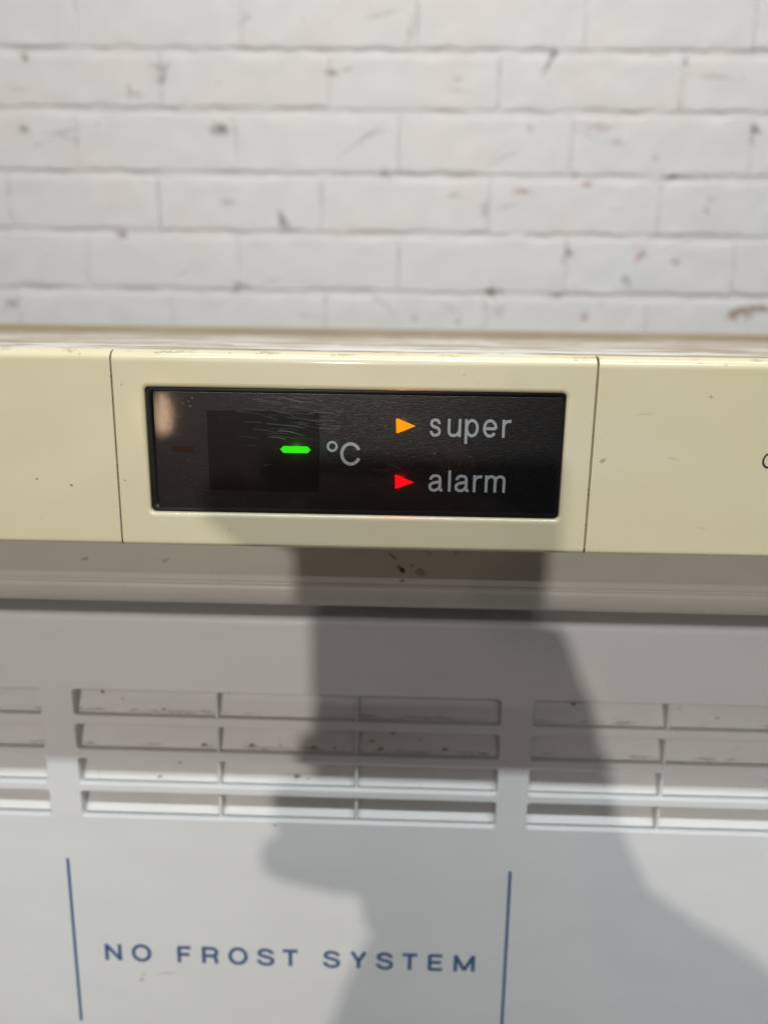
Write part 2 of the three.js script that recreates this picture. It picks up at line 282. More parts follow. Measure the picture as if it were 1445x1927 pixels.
    // tinted window of the temperature read-out, sunk a hair behind a thin black border
    mesh('readout_window', flat(rect(-66.9, -28.4, -56.1, -28.3), front - 0.055 * MM, 0.06), phy({ color: lin(0.003, 0.0026, 0.002), roughness: 0.37, specularIntensity: 0.36, bumpMap: bt, bumpScale: 0.00001 }), disp);
    mesh('unlit_minus_segment', flat(rect(-79, -72.2, -42.8, -40.7), front, 0.06), phy({ color: lin(0.02, 0.008, 0.003), roughness: 0.5, specularIntensity: 0.3 }), disp);
    const glow = (c, k) => phy({ color: lin(0.004, 0.004, 0.004), emissive: lin(...c), emissiveIntensity: k, roughness: 0.8, specularIntensity: 0.15 });
    mesh('green_segment', flat([[-42, -41.3], [-40.9, -40.15], [-32.6, -40.15], [-31.5, -41.35], [-32.6, -42.5], [-40.9, -42.5]], front + 0.06 * MM), glow([0.03, 0.8, 0.006], 1), disp);
    mesh('amber_indicator', flat([[-2.4, -30.1], [-2.2, -35], [-1.6, -35], [4.3, -32.5], [-1.6, -30.1]], front), glow([1, 0.34, 0.002], 1), disp);
    mesh('red_indicator', flat([[-2.4, -49.5], [-2.3, -54.3], [-1.7, -54.3], [4.2, -52], [-1.7, -49.5]], front), glow([1, 0.0, 0.008], 1), disp);

    for (const [x, y, c, k] of [[-36.8, -41.3, [0.1, 1, 0.04], 1], [-0.4, -32.5, [1, 0.42, 0.02], 0.8], [-0.4, -52, [1, 0.02, 0.02], 0.8]]) { const l = new THREE.PointLight(lin(...c), 0.00016 * k); l.name = 'indicator_light'; l.position.set(X(x), Y(y), front + 3 * MM); l.shadow.radius = 0.04; l.castShadow = true; disp.add(l); }

    // lettering: drawn with strokes of even width
    const lw = 2048, lh = Math.round(2048 * (D[3] - D[2]) / (D[1] - D[0])), K = lw / (D[1] - D[0]);
    const letters = canvas(lw, lh, (ctx) => {
      ctx.fillStyle = '#000'; ctx.fillRect(0, 0, lw, lh); ctx.strokeStyle = '#fff'; ctx.lineJoin = 'miter'; ctx.lineCap = 'butt';
      const begin = (x, y, s, sw, sy = s) => { ctx.setTransform(K * s, 0, 0, -K * sy, (x - D[0]) * K, (D[3] - y) * K); ctx.lineWidth = sw; };
      const P = (f) => { ctx.beginPath(); f(ctx); ctx.stroke(); };
      const G = {
        s: () => P((c) => { c.moveTo(57, 69); c.bezierCurveTo(55, 86, 45, 92, 33, 92); c.bezierCurveTo(17, 92, 9, 84, 9, 73); c.bezierCurveTo(9, 58, 24, 55, 34, 52); c.bezierCurveTo(48, 48, 58, 43, 58, 28); c.bezierCurveTo(58, 14, 46, 8, 33, 8); c.bezierCurveTo(18, 8, 9, 15, 7, 31); }),
        u: () => { P((c) => { c.moveTo(8.5, 100); c.lineTo(8.5, 36); c.bezierCurveTo(8.5, 14, 20, 8, 36, 8); c.bezierCurveTo(58, 8, 73, 22, 73, 46); }); P((c) => { c.moveTo(73.5, 100); c.lineTo(73.5, 0); }); },
        p: () => { P((c) => { c.moveTo(8.5, 99); c.lineTo(8.5, -37); }); P((c) => c.ellipse(44, 50, 32, 42, 0, 0, 7)); },
        e: () => { P((c) => { c.moveTo(9, 49); c.lineTo(79, 49); }); P((c) => c.ellipse(43, 50, 35, 42, 0, -0.02, Math.PI * 1.8)); },
        r: () => { P((c) => { c.moveTo(8.5, 99); c.lineTo(8.5, 0); }); P((c) => { c.moveTo(8.5, 54); c.bezierCurveTo(8.5, 82, 24, 93, 54, 90); }); },
        a: () => { P((c) => { c.moveTo(12, 68); c.bezierCurveTo(14, 86, 26, 92, 42, 92); c.bezierCurveTo(60, 92, 68, 84, 68, 70); c.lineTo(68, 20); c.bezierCurveTo(68, 10, 72, 7, 84, 8); }); P((c) => { c.moveTo(68, 60); c.bezierCurveTo(58, 50, 8.5, 58, 8.5, 28); c.bezierCurveTo(8.5, 13, 20, 7, 32, 7); c.bezierCurveTo(54, 7, 68, 22, 68, 44); }); },
        l: () => P((c) => { c.moveTo(7, 124); c.lineTo(7, 0); }),
        m: () => { P((c) => { c.moveTo(8.5, 99); c.lineTo(8.5, 0); }); P((c) => { c.moveTo(8.5, 56); c.bezierCurveTo(8.5, 80, 20, 92, 36, 92); c.bezierCurveTo(53, 92, 61, 84, 61, 66); c.lineTo(61, 0); }); P((c) => { c.moveTo(61, 56); c.bezierCurveTo(61, 80, 73, 92, 89, 92); c.bezierCurveTo(106, 92, 113.5, 84, 113.5, 66); c.lineTo(113.5, 0); }); },
      };
      for (const [ch, x] of [['s', 0], ['u', 107], ['p', 211], ['e', 321], ['r', 437]]) { begin(9.2 + x * 0.0559, -36.0, 0.0559, 16.5, 0.062); G[ch](); }
      for (const [ch, x] of [['a', 0], ['l', 117], ['a', 155], ['r', 263], ['m', 333]]) { begin(9.2 + x * 0.0582, -55.1, 0.0582, 16.5, 0.0605); G[ch](); }
      begin(0, 0, 1, 0.78); P((c) => c.ellipse(-24.1, -40, 1.5, 1.5, 0, 0, 7));
      ctx.lineWidth = 1.12; P((c) => c.ellipse(-17.75, -42.5, 3.05, 3.5, 0, 0.42, Math.PI * 2 - 0.42));
    });
    const plane = (x0, x1, y0, y1, z) => { const g = new THREE.PlaneGeometry((x1 - x0) * MM, (y1 - y0) * MM); g.translate(X((x0 + x1) / 2), Y((y0 + y1) / 2), z); return g; };
    mesh('grey_lettering', plane(...D.slice(0, 2), ...D.slice(2), front + 0.05 * MM), std({ color: lin(0.26, 0.28, 0.29), roughness: 0.7, alphaMap: tex(letters, false), transparent: true }), disp);

    // scuffs where the cover has been wiped
    const scuffs = canvas(lw, lh, (ctx) => {
      ctx.fillStyle = '#000'; ctx.fillRect(0, 0, lw, lh); ctx.strokeStyle = '#fff'; ctx.lineCap = 'round';
      const px = (x) => (x - D[0]) * K, py = (y) => (D[3] - y) * K;
      const arc = (x, y, l, rot, al, w) => { ctx.globalAlpha = al; ctx.lineWidth = w; ctx.beginPath(); ctx.moveTo(px(x - l / 2), py(y - Math.tan(rot) * l / 2)); ctx.quadraticCurveTo(px(x), py(y + 0.4), px(x + l / 2), py(y + Math.tan(rot) * l / 2)); ctx.stroke(); };
      for (const [x, y, l, rot, al] of [[-46, -25, 10, -0.14, 0.7], [-38, -24.4, 8, -0.22, 0.8], [-36, -29, 12, -0.05, 0.7], [-34, -31, 11, -0.12, 0.7], [-40, -33.2, 13, -0.1, 0.8], [-38, -35.6, 9, -0.2, 0.7], [-34, -27, 9, -0.2, 0.55], [-28, -28.6, 8, 0.02, 0.75], [-27, -31.2, 7, 0, 0.6], [-43, -37.5, 6, -0.1, 0.6], [-46, -30.4, 6, -0.3, 0.4], [-25, -34, 7, 0, 0.55], [-30, -25.6, 10, -0.1, 0.5]]) arc(x, y, l, rot, al * 0.28, rr(2, 3.6));
      for (let k = 0; k < 46; k++) arc(-38 + rr(-16, 16), rr(-38, -23.5), rr(2, 8), rr(-0.3, 0.05), rr(0.06, 0.2), rr(1.2, 2.4));
      for (let k = 0; k < 60; k++) arc(rr(-82, 50), rr(-61, -23), rr(0.6, 4), rr(-0.3, 0.3), rr(0.05, 0.16), rr(1, 2));
      for (const [x, y] of [[-73, -25.4], [-71.6, -24.2], [-75, -26.2], [11, -41.8], [-72.5, -27]]) blot(ctx, px(x), py(y), rr(2.5, 5), rr(2, 3), 0.5, '#fff', 0.5, 8);
    });
    mesh('wipe_scratches', plane(...D.slice(0, 2), ...D.slice(2), front + 0.03 * MM), std({ color: lin(0.34, 0.35, 0.36), roughness: 0.5, alphaMap: tex(scuffs, false), transparent: true }), disp);

    // black letter printed on the fascia at the picture's edge
    const o = canvas(256, 256, (ctx) => { ctx.fillStyle = '#000'; ctx.fillRect(0, 0, 256, 256); ctx.strokeStyle = '#fff'; ctx.lineWidth = 27; ctx.setTransform(1, 0, -0.12, 1, 15, 0); ctx.beginPath(); ctx.ellipse(128, 128, 92, 104, 0, 0, 7); ctx.stroke(); });
    mesh('black_letter', plane(120.9, 126.9, -44.9, -38.7, FZ + 0.12 * MM), std({ color: lin(0.02, 0.014, 0.012), roughness: 0.6, alphaMap: tex(o, false), transparent: true }), freezer);
  }
  // backing behind the seams, grimy
  for (const x of [-98.46, 64.12]) mesh('seam_backing', box(X(x - 1.2), X(x + 1.2), Y(-74.4), Y(-11.4), FZ - 0.004, FZ - 0.00085), seamDirt, freezer);
  // dirt caught in the seam beside the display
  {
    const bits = []; for (let i = 0; i < 26; i++) { const g = new THREE.IcosahedronGeometry(rr(0.18, 0.42) * MM, 0); g.scale(0.8, rr(0.8, 2.2), 0.6); g.translate(X((i % 4 ? -98.5 : 64.2) + rr(-0.2, 0.2)), Y(rr(-74, -10)), FZ - 0.35 * MM); bits.push(g); }
    const d = mesh('seam_dirt', merge(...bits), seamDirt, freezer); d.userData.kind = 'stuff';
  }

  // sheet-metal top, dusty and scratched
  const tz0 = -0.73, tz1 = FZ - 4.7 * MM, topMap = tex(canvas(1024, 1024, (ctx, w, h) => {
    fillNoise(ctx, w, h, (x, y) => {
      const a = fbm(x / 150, y / 210, 4), b = fbm(x / 34 + 9, y / 60, 3), c = fbm(x / 9, y / 14, 2), back = 0;
      const k = sm(-0.34, 0.18, a * 0.8 + b * 0.5 + back) * 0.85 + 0.12 * c; const mix = (p, q) => p + (q - p) * Math.max(0, Math.min(1, k));
      return [mix(208, 158), mix(200, 139), mix(192, 112)];
    });
    for (let i = 0; i < 500; i++) blot(ctx, rnd() * w, rnd() * h, rr(1, 4), rr(1, 9), rr(-0.4, 0.4), ['#6c5a48', '#7d6c58', '#8c7a62'][(rnd() * 3) | 0], rr(0.2, 0.7), 9);
    ctx.lineCap = 'round';
    for (let i = 0; i < 60; i++) { ctx.globalAlpha = rr(0.3, 0.8); ctx.strokeStyle = rnd() < 0.7 ? '#7c6d5c' : '#e8e2da'; ctx.lineWidth = rr(1, 3); const x = rnd() * w, y = h - Math.pow(rnd(), 1.5) * h, l = rr(30, 160), r = rr(-0.7, 0.7); ctx.beginPath(); ctx.moveTo(x, y); ctx.quadraticCurveTo(x + l / 2, y + rr(-20, 20), x + l * Math.cos(r), y + l * Math.sin(r)); ctx.stroke(); }
    for (let i = 0; i < 46; i++) {                                          // smears and cracked grime lying along the front
      const x0 = rnd() * w, y0 = h - 8 - Math.pow(rnd(), 1.3) * 330, l = rr(30, 230); let y = y0; ctx.strokeStyle = rnd() < 0.72 ? '#5b4c3c' : '#e4dfd8'; ctx.globalAlpha = rr(0.35, 0.85); ctx.lineWidth = rr(4, 12); ctx.beginPath(); ctx.moveTo(x0, y);
      for (let k = 1; k <= 9; k++) { y += rr(-9, 9); ctx.lineTo(x0 + l * k / 9, y); } ctx.stroke();
    }
    for (let i = 0; i < 22; i++) blot(ctx, rnd() * w, h - rnd() * 420, rr(20, 70), rr(10, 36), 0, '#dcd7d2', rr(0.5, 0.9), 22, 0.8);
    for (let i = 0; i < 130; i++) blot(ctx, rnd() * w, h - rnd() * 26, rr(1, 7), rr(1, 3), 0, '#5d4c3a', rr(0.3, 0.8), 9);
  }));
  mesh('top_sheet', planar(box(-HALF, HALF, Y(-9.1), Y(-8.2), tz0, tz1, 0.0004), -HALF, HALF, tz1, tz0, 'x', 'z'), std({ map: topMap, roughness: 0.5 }), freezer);
  mesh('rear_edge_strip', box(-HALF, HALF, Y(-8.6), Y(-1.2), -0.745, -0.722, 0.0012), std({ color: lin(0.36, 0.3, 0.21), roughness: 0.7 }), freezer);

  // cabinet shell
  mesh('cabinet_side', box(-HALF, -HALF + 0.04, 0.05, Y(-9.2), -0.73, BZ - 0.001, 0.002), white, freezer);
  mesh('cabinet_side', box(HALF - 0.04, HALF, 0.05, Y(-9.2), -0.73, BZ - 0.001, 0.002), white, freezer);
  mesh('cabinet_back', box(-HALF + 0.04, HALF - 0.04, 0.05, Y(-9.2), -0.73, -0.67), white, freezer);
  mesh('cabinet_base', box(-HALF + 0.04, HALF - 0.04, 0.05, 0.14, -0.67, BZ - 0.001), white, freezer);
  for (const [x, z] of [[-1, -0.36], [1, -0.36], [-1, -0.69], [1, -0.69]]) mesh('foot', new THREE.CylinderGeometry(0.018, 0.022, 0.05, 20).translate(x * (HALF - 0.05), 0.025, z), std({ color: lin(0.03, 0.03, 0.03), roughness: 0.6 }), freezer);

  // front frame under the fascia: flat band, groove, rolled lip turning into the liner's ceiling
  const frameMap = tex(canvas(2048, 128, (ctx, w, h) => {
    const px = (x) => ((X(x) + HALF) / (2 * HALF)) * w, py = (y) => ((-76 - y) / 52) * h;
    fillNoise(ctx, w, h, (x, y) => { const v = 1 + 0.02 * fbm(x / 120, y / 40, 3); return [205 * v, 202 * v, 193 * v]; });
    for (const [x, y, rx, ry, rot, col, al] of [[1, -101, 4, 1.7, 0.7, '#1f1204', 0.95], [0.2, -100.6, 6, 3, 0.7, '#6a4f2a', 0.5], [5, -99, 2.4, 1, 0.3, '#77664e', 0.7], [9, -102, 7, 3.6, 0.2, '#8d7f68', 0.6], [-3, -95, 7, 1.3, 0.6, '#7f6d58', 0.7], [1, -106, 3.4, 1.6, 0, '#7b6a54', 0.7], [-136, -99, 4, 1.6, -0.3, '#978c7c', 0.7], [-101, -99, 5, 1.6, -0.3, '#9b9182', 0.6], [24, -92, 3, 5, 0.3, '#a59a8a', 0.5], [12, -93, 5, 1.3, 0.5, '#8a7c6a', 0.5]]) blot(ctx, px(x), py(y), rx, ry, rot, col, al, 14);
    for (let i = 0; i < 130; i++) blot(ctx, rnd() * w, rnd() * h, rr(0.5, 2), rr(0.4, 1), rnd(), '#8d8070', rr(0.15, 0.5), 7);
  }));
  const frameMat = std({ map: frameMap, roughness: 0.42 });
  const fuv = (g) => planar(g, -HALF, HALF, Y(-128), Y(-76));
  const prof = [[-2, -40], [0, -41], [0, -60], [0, -80], [0, -95], [0, -107.4], [-0.3, -107.9], [-1.6, -108.1], [-1.6, -108.9], [-0.6, -109.1]];
  for (let i = 0; i <= 10; i++) { const a = (i / 10) * Math.PI / 2; prof.push([-10.2 * (1 - Math.cos(a)) + 0.4, -109.8 - 11.2 * Math.sin(a)]); }
  prof.push([-14, -121.1], [-100, -121.4], [-200, -122], [-352, -122]);
  const draw = (pr, xa, xb, n = 8) => grid(Array.from({ length: n + 1 }, (_, i) => pr.slice().reverse().map(([z, y]) => [xa + (xb - xa) * i / n, Y(y), BZ + z * MM])));
  mesh('front_frame', fuv(draw(prof, -HALF + 0.001, HALF - 0.001)), frameMat, freezer);

  // inner liner
  const li = 0.337;
  mesh('inner_liner', merge(box(-li - 0.002, -li, 0.14, Y(-121), -0.67, BZ - 0.012), box(li, li + 0.002, 0.14, Y(-121), -0.67, BZ - 0.012), box(-li, li, 0.141, Y(-122.5), -0.669, -0.66)), std({ color: lin(0.78, 0.78, 0.77), roughness: 0.4 }), freezer);
  mesh('liner_jamb', box(-HALF + 0.03, -li - 0.002, 0.06, Y(-112), BZ - 0.012, BZ - 0.0005, 0.001), white, freezer);
  mesh('liner_jamb', box(li + 0.002, HALF - 0.03, 0.06, Y(-112), BZ - 0.012, BZ - 0.0005, 0.001), white, freezer);

  // vent panel
  const plasticMap = tex(canvas(1024, 1024, (ctx, w, h) => {
    const px = (x) => ((X(x) + 0.34) / 0.68) * w, py = (y) => ((-135 - y) / 300) * h;
    fillNoise(ctx, w, h, (x, y) => { const v = 231 + 3 * fbm(x / 120, y / 120, 3) + 1.2 * N2(x / 2.5, y / 2.5); return [v, v, v - 1]; });
    blot(ctx, px(-139), py(-355), 1.6, 4, 0.35, '#a5977c', 0.75, 10); blot(ctx, px(-137.5), py(-351), 1.4, 2.6, 0.5, '#b5a993', 0.6, 10); blot(ctx, px(-125), py(-350), 8, 1.3, -0.25, '#c9bdb5', 0.7, 12); blot(ctx, px(-63), py(-254.5), 2.2, 1.6, 0, '#8a8880', 0.6, 9);
    for (let i = 0; i < 60; i++) blot(ctx, rnd() * w, rnd() * h, rr(0.4, 1.2), rr(0.4, 1), 0, '#a39a8c', rr(0.1, 0.4), 6);
  }));
  const plastic = std({ map: plasticMap, roughness: 0.4 });
  const puv = (g) => planar(g, -0.34, 0.34, Y(-435), Y(-135));
  const GR = [[-350, -181], [-164.2, 51.9], [68, 260]], ST = [-179.8, -199.1, -218.4, -237.6], SH = 14.3;
  const pl = X(-378), pr = X(288), pb = -432, pt = -142;
  let panel;
  {
    const s = new THREE.Shape(); s.moveTo(pl, Y(pb)); s.lineTo(pr, Y(pb)); s.lineTo(pr, Y(pt)); s.lineTo(pl, Y(pt)); s.closePath();
    for (const [a, b] of GR) for (const t of ST) { const p = new THREE.Path(); roundedLoop(a, b, t - SH, t, 1.7, 5).forEach(([x, y], i) => p[i ? 'lineTo' : 'moveTo'](X(x), Y(y))); p.closePath(); s.holes.push(p); }
    const g = new THREE.ExtrudeGeometry(s, { depth: 2.0 * MM, bevelEnabled: true, bevelSize: 0.8 * MM, bevelThickness: 0.9 * MM, bevelOffset: -0.8 * MM, bevelSegments: 4, curveSegments: 6, steps: 1 });
    g.translate(0, 0, PZ - 2.9 * MM);
    const roll = []; for (let i = 0; i <= 8; i++) { const a = (i / 8) * Math.PI / 2; roll.push([-3.4 * (1 - Math.cos(a)), pt + 3.2 * Math.sin(a)]); }
    roll.unshift([0, pt - 0.4]); roll.push([-20, pt + 3.2]);
    const rg = grid(Array.from({ length: 9 }, (_, i) => roll.map(([z, y]) => [pl + (pr - pl) * i / 8, Y(y), PZ + z * MM + 0.00005])));
    panel = mesh('vent_panel', puv(merge(g, rg)), plastic, freezer);
  }
  // dust-speckled louvres behind each slot, thin mullions, box behind
  const louvreMap = tex(canvas(2048, 512, (ctx, w, h) => {
    fillNoise(ctx, w, h, (x, y) => { const v = 224 + 5 * fbm(x / 130, y / 60, 3) + 1.5 * N2(x / 3, y / 3); return [v, v - 1, v - 4]; });
    const px = (x) => ((x + 360) / 640) * w, py = (row, y) => (row + 1 - y) * (h / 4);            // y 0 = lower edge of the louvre, 1 = upper
    for (const [row, x, y, r, col, al] of [[0, -153, 0.52, 4, '#3a3630', 0.85], [0, -142, 0.36, 3.4, '#77716a', 0.6], [0, -120, 0.12, 3.4, '#6b645a', 0.7], [0, -87, 0.55, 3, '#77716a', 0.6], [0, 90, 0.5, 4.4, '#2c2926', 0.9], [0, 162, 0.25, 3.2, '#77716a', 0.6], [0, 144, 0.45, 3, '#8a847c', 0.5],
      [1, -100, 0.1, 5, '#7a5a22', 0.85], [1, -75, 0.12, 5.4, '#69501c', 0.9], [1, -43, 0.12, 4, '#5d4a30', 0.8], [1, -32, 0.1, 3.6, '#8a6436', 0.7], [1, -13, 0.3, 6, '#7d6a4c', 0.6], [1, -8, 0.12, 5, '#5e4b2c', 0.8], [1, -2, 0.5, 4, '#7c6d58', 0.6], [1, 25, 0.14, 5, '#574433', 0.8], [1, 12, 0.35, 3, '#86755c', 0.6], [1, -60, 0.15, 3, '#7d6b4e', 0.6], [1, 20, 0.55, 3, '#8c7c66', 0.5],
      [2, -124, 0.1, 4.4, '#5c5a56', 0.7], [2, -114, 0.45, 4, '#a8917a', 0.7], [2, -52, 0.2, 6, '#55534e', 0.7], [2, -46, 0.15, 3, '#6a6862', 0.6], [2, 101, 0.9, 5, '#5a544c', 0.7], [3, -90, 0.2, 3, '#8a867e', 0.5], [3, -30, 0.3, 2.4, '#8a867e', 0.5]]) {
      blot(ctx, px(x), py(row, y), r * 0.9, r, rr(-0.5, 0.5), col, al, 12, 0.6);
      for (let k = 0; k < 4; k++) blot(ctx, px(x + rr(-4, 4)), py(row, Math.max(0.05, y + rr(-0.12, 0.12))), rr(0.7, 1.8), rr(0.7, 1.8), 0, col, al * 0.7, 7);
    }
    for (let row = 0; row < 3; row++) for (let i = 0; i < 150; i++) blot(ctx, rnd() * w, py(row, Math.pow(rnd(), 2.4) * 0.9 + 0.03), rr(0.6, 2.4), rr(0.6, 1.8), 0, ['#8b8478', '#7d705c', '#97917f'][(rnd() * 3) | 0], rr(0.15, 0.55), 7);
    for (let row = 0; row < 2; row++) for (let x = -360; x < 280; x += 1.3) { const k = fbm(x / 30, row * 7, 3); if (k > -0.1) blot(ctx, px(x), py(row, 0.05 + 0.05 * rnd()), 4, 2 + 2 * rnd(), 0, '#6d5c3f', 0.35 * sm(-0.1, 0.4, k), 7); }
  }));
  const louvreMat = std({ map: louvreMap, roughness: 0.5 });
  const uniform = std({ color: lin(0.74, 0.74, 0.73), roughness: 0.45 });
  ST.forEach((t, row) => {
    for (const [a, b] of GR) {
      // slanting from just behind the slot's lower lip up and back
      const d0 = 5.2, d1 = 16, yb = t - SH - 0.7, yt = t + 2.2, th = 1.2, L = [[-d0, yb], [-d0 - 0.3, yb + 0.6], [-(d0 + d1) / 2, (yb + yt) / 2], [-d1, yt], [-d1 - th, yt - 0.2], [-d0 - th - 0.4, yb]];
      const rows = []; for (let i = 0; i <= 6; i++) rows.push([...L, L[0]].map(([z, y]) => [X(a - 1 + (b - a + 2) * i / 6), Y(y), PZ + z * MM]));
      const g = grid(rows), p = g.attributes.position, uv = new Float32Array(p.count * 2);
      for (let i = 0; i < p.count; i++) { uv[2 * i] = (p.getX(i) + FX + 0.36) / 0.64; uv[2 * i + 1] = 1 - (row + 1 - Math.min(0.98, Math.max(0.02, (p.getY(i) - Y(yb)) / ((yt - yb) * MM)))) / 4; }
      g.setAttribute('uv', new THREE.BufferAttribute(uv, 2));
      mesh('louvre', g, louvreMat, panel);
    }
    for (const x of [-300, -241, -91.6, -20.4, 135.7, 204]) mesh('mullion', box(X(x - 0.75), X(x + 0.75), Y(t - SH - 1), Y(t + 1), PZ - 15 * MM, PZ - 1.8 * MM, 0.0004), uniform, panel);
    for (const [a, b] of GR) for (const x of [a - 1.6, b + 0.4]) mesh('slot_cheek', box(X(x), X(x + 1.2), Y(t - SH - 1.2), Y(t + 2.4), PZ - 18 * MM, PZ - 2.4 * MM), uniform, panel);
  });
  mesh('air_box', merge(box(pl + 0.001, pr - 0.001, Y(-300), Y(pt + 3), PZ - 0.062, PZ - 0.06), box(pl + 0.001, pr - 0.001, Y(-302), Y(-300), PZ - 0.06, PZ - 0.003), box(pl, pl + 0.001, Y(-302), Y(pt + 3), PZ - 0.06, PZ - 0.003), box(pr - 0.001, pr, Y(-302), Y(pt + 3), PZ - 0.06, PZ - 0.003)), uniform, panel);

  // blue print
  const blue = { color: lin(0.048, 0.115, 0.25), roughness: 0.5 };
  for (const [x0, x1] of [[-174.3, -175.2], [61.1, 61.6]]) {
    const s = new THREE.Shape(); s.moveTo(X(x0 - 0.82), Y(-278)); s.lineTo(X(x0 + 0.82), Y(-278)); s.lineTo(X(x1 + 0.82), Y(-384)); s.lineTo(X(x1 - 0.82), Y(-384)); s.closePath();
    const g = new THREE.ShapeGeometry(s); g.translate(0, 0, PZ + 0.1 * MM); mesh('blue_line', g, std(blue), panel);
  }
  const Q = [-162, 49, -348, -326], qw = 2048, qh = Math.round(2048 * 22 / 211), K = qw / 211;
  const caps = canvas(qw, qh, (ctx) => {
    ctx.fillStyle = '#000'; ctx.fillRect(0, 0, qw, qh); ctx.strokeStyle = '#fff'; ctx.lineJoin = 'bevel'; ctx.lineWidth = 2;
    const h = 10.6, k = 0.85, P = (f) => { ctx.beginPath(); f(ctx); ctx.stroke(); };
    const line = (...p) => P((c) => p.forEach(([x, y], i) => c[i ? 'lineTo' : 'moveTo'](x, y)));
    const G = {
      N: (w) => { line([k, 0], [k, h]); line([w - k, 0], [w - k, h]); line([k, h - 0.6], [w - k, 0.6]); }, O: (w) => P((c) => c.ellipse(w / 2, h / 2, w / 2 - k, h / 2 - k * 0.6, 0, 0, 7)),
      F: (w) => { line([k, 0], [k, h - k], [w, h - k]); line([k, h * 0.5], [w * 0.88, h * 0.5]); },
      R: (w) => { line([k, 0], [k, h - k]); P((c) => { c.moveTo(k - 0.8, h - k); c.lineTo(w * 0.6, h - k); c.bezierCurveTo(w * 1.03, h - k, w * 1.03, h * 0.46, w * 0.6, h * 0.46); c.lineTo(k, h * 0.46); }); P((c) => { c.moveTo(w * 0.6, h * 0.46); c.bezierCurveTo(w * 0.95, h * 0.46, w * 0.82, h * 0.15, w * 0.94, 0); }); },
      S: (w) => P((c) => { c.moveTo(w - k, h * 0.7); c.bezierCurveTo(w - k, h * 0.98, k, h * 1.02, k, h * 0.73); c.bezierCurveTo(k, h * 0.47, w - k * 0.8, h * 0.58, w - k * 0.8, h * 0.28); c.bezierCurveTo(w - k * 0.8, -0.06 * h, k * 0.6, -0.02 * h, k * 0.6, h * 0.32); }),
      T: (w) => { line([0, h - k], [w, h - k]); line([w / 2, h - k], [w / 2, 0]); }, Y: (w) => { line([k * 0.7, h], [w / 2, h * 0.42], [w - k * 0.7, h]); line([w / 2, h * 0.46], [w / 2, 0]); },
      E: (w) => { line([w, k], [k, k], [k, h - k], [w, h - k]); line([k, h * 0.51], [w * 0.92, h * 0.51]); }, M: (w) => { line([k, 0], [k, h]); line([w - k, 0], [w - k, h]); line([k, h - 0.4], [w / 2, 1], [w - k, h - 0.4]); },
    };
    for (const [ch, a, b] of [['N', 200.4, 231], ['O', 251, 287], ['F', 337, 362], ['R', 383.5, 413], ['O', 433, 468.6], ['S', 488, 517.7], ['T', 535, 562.7], ['S', 611.6, 641], ['Y', 661.8, 690.5], ['S', 710.6, 739.7], ['T', 758, 785], ['E', 805.7, 832], ['M', 853.8, 892]]) {
      const x = -158.2 + (a - 200.4) * 0.2935, w = (b - a) * 0.2935; ctx.setTransform(K, 0, 0, -K, (x - Q[0]) * K, (Q[3] + 342.4) * K); G[ch](w);
    }
    ctx.setTransform(1, 0, 0, 1, 0, 0); for (let i = 0; i < 900; i++) blot(ctx, rnd() * qw, rnd() * qh, rr(0.6, 2.4), rr(0.6, 1.8), rnd() * 3, '#000', rr(0.15, 0.5), 7);
  });
  const g = new THREE.PlaneGeometry((Q[1] - Q[0]) * MM, (Q[3] - Q[2]) * MM); g.translate(X((Q[0] + Q[1]) / 2), Y((Q[2] + Q[3]) / 2), PZ + 0.12 * MM);
  mesh('blue_lettering', g, std({ ...blue, alphaMap: tex(caps, false), transparent: true }), panel);
}

// ------------------------------------------------------------------ lamps
function ceilingLight({ at, radiance, color }, label) {
  const t = thing('ceiling_light', label, 'ceiling light', at, 'fluorescent tubes overhead');
  mesh('housing', box(-0.78, 0.78, 0.03, 0.09, -0.05, 0.05, 0.006), std({ color: lin(0.7, 0.7, 0.7), roughness: 0.4 }), t);
  mesh('tube', new THREE.CylinderGeometry(0.014, 0.014, 1.5, 20).rotateZ(Math.PI / 2).translate(0, 0.012, 0), std({ color: lin(0.8, 0.8, 0.8), emissive: lin(...color), emissiveIntensity: 2, roughness: 0.5 }), t);
  const l = new THREE.RectAreaLight(lin(...color), radiance, 1.5, 0.045); l.name = 'tube_light'; l.position.set(0, -0.004, 0); l.rotation.x = -Math.PI / 2; l.castShadow = true; t.add(l);
}
ceilingLight(TUBES[0], 'white fluorescent tube light hanging in front of the freezer');
ceilingLight(TUBES[1], 'white fluorescent tube light hanging above the freezer');
ceilingLight(TUBES[2], 'added white fluorescent tube light behind the photographer, unseen, for fill');
{
  const t = thing('pendant_lamp', 'bare bulb hanging on a cord behind the photographer', 'lamp', PENDANT.at);
  const bulb = new THREE.LatheGeometry([[0, -0.021], [0.012, -0.0175], [0.02, -0.006], [0.0205, 0.003], [0.016, 0.015], [0.011, 0.027], [0.0105, 0.036]].map(([x, y]) => new THREE.Vector2(x, y)), 28);
  mesh('bulb', bulb, std({ color: lin(0.9, 0.85, 0.75), emissive: lin(...PENDANT.color), emissiveIntensity: 6, roughness: 0.3 }), t);
  mesh('socket', new THREE.CylinderGeometry(0.012, 0.015, 0.05, 20).translate(0, 0.061, 0), std({ color: lin(0.02, 0.02, 0.02), roughness: 0.5 }), t);
  mesh('cord', new THREE.CylinderGeometry(0.003, 0.003, 1.1, 10).translate(0, 0.636, 0), std({ color: lin(0.02, 0.02, 0.02), roughness: 0.7 }), t);
  const l = new THREE.PointLight(lin(...PENDANT.color), PENDANT.cd); l.name = 'bulb_light'; l.castShadow = true; l.shadow.radius = 1.0; t.add(l);
}
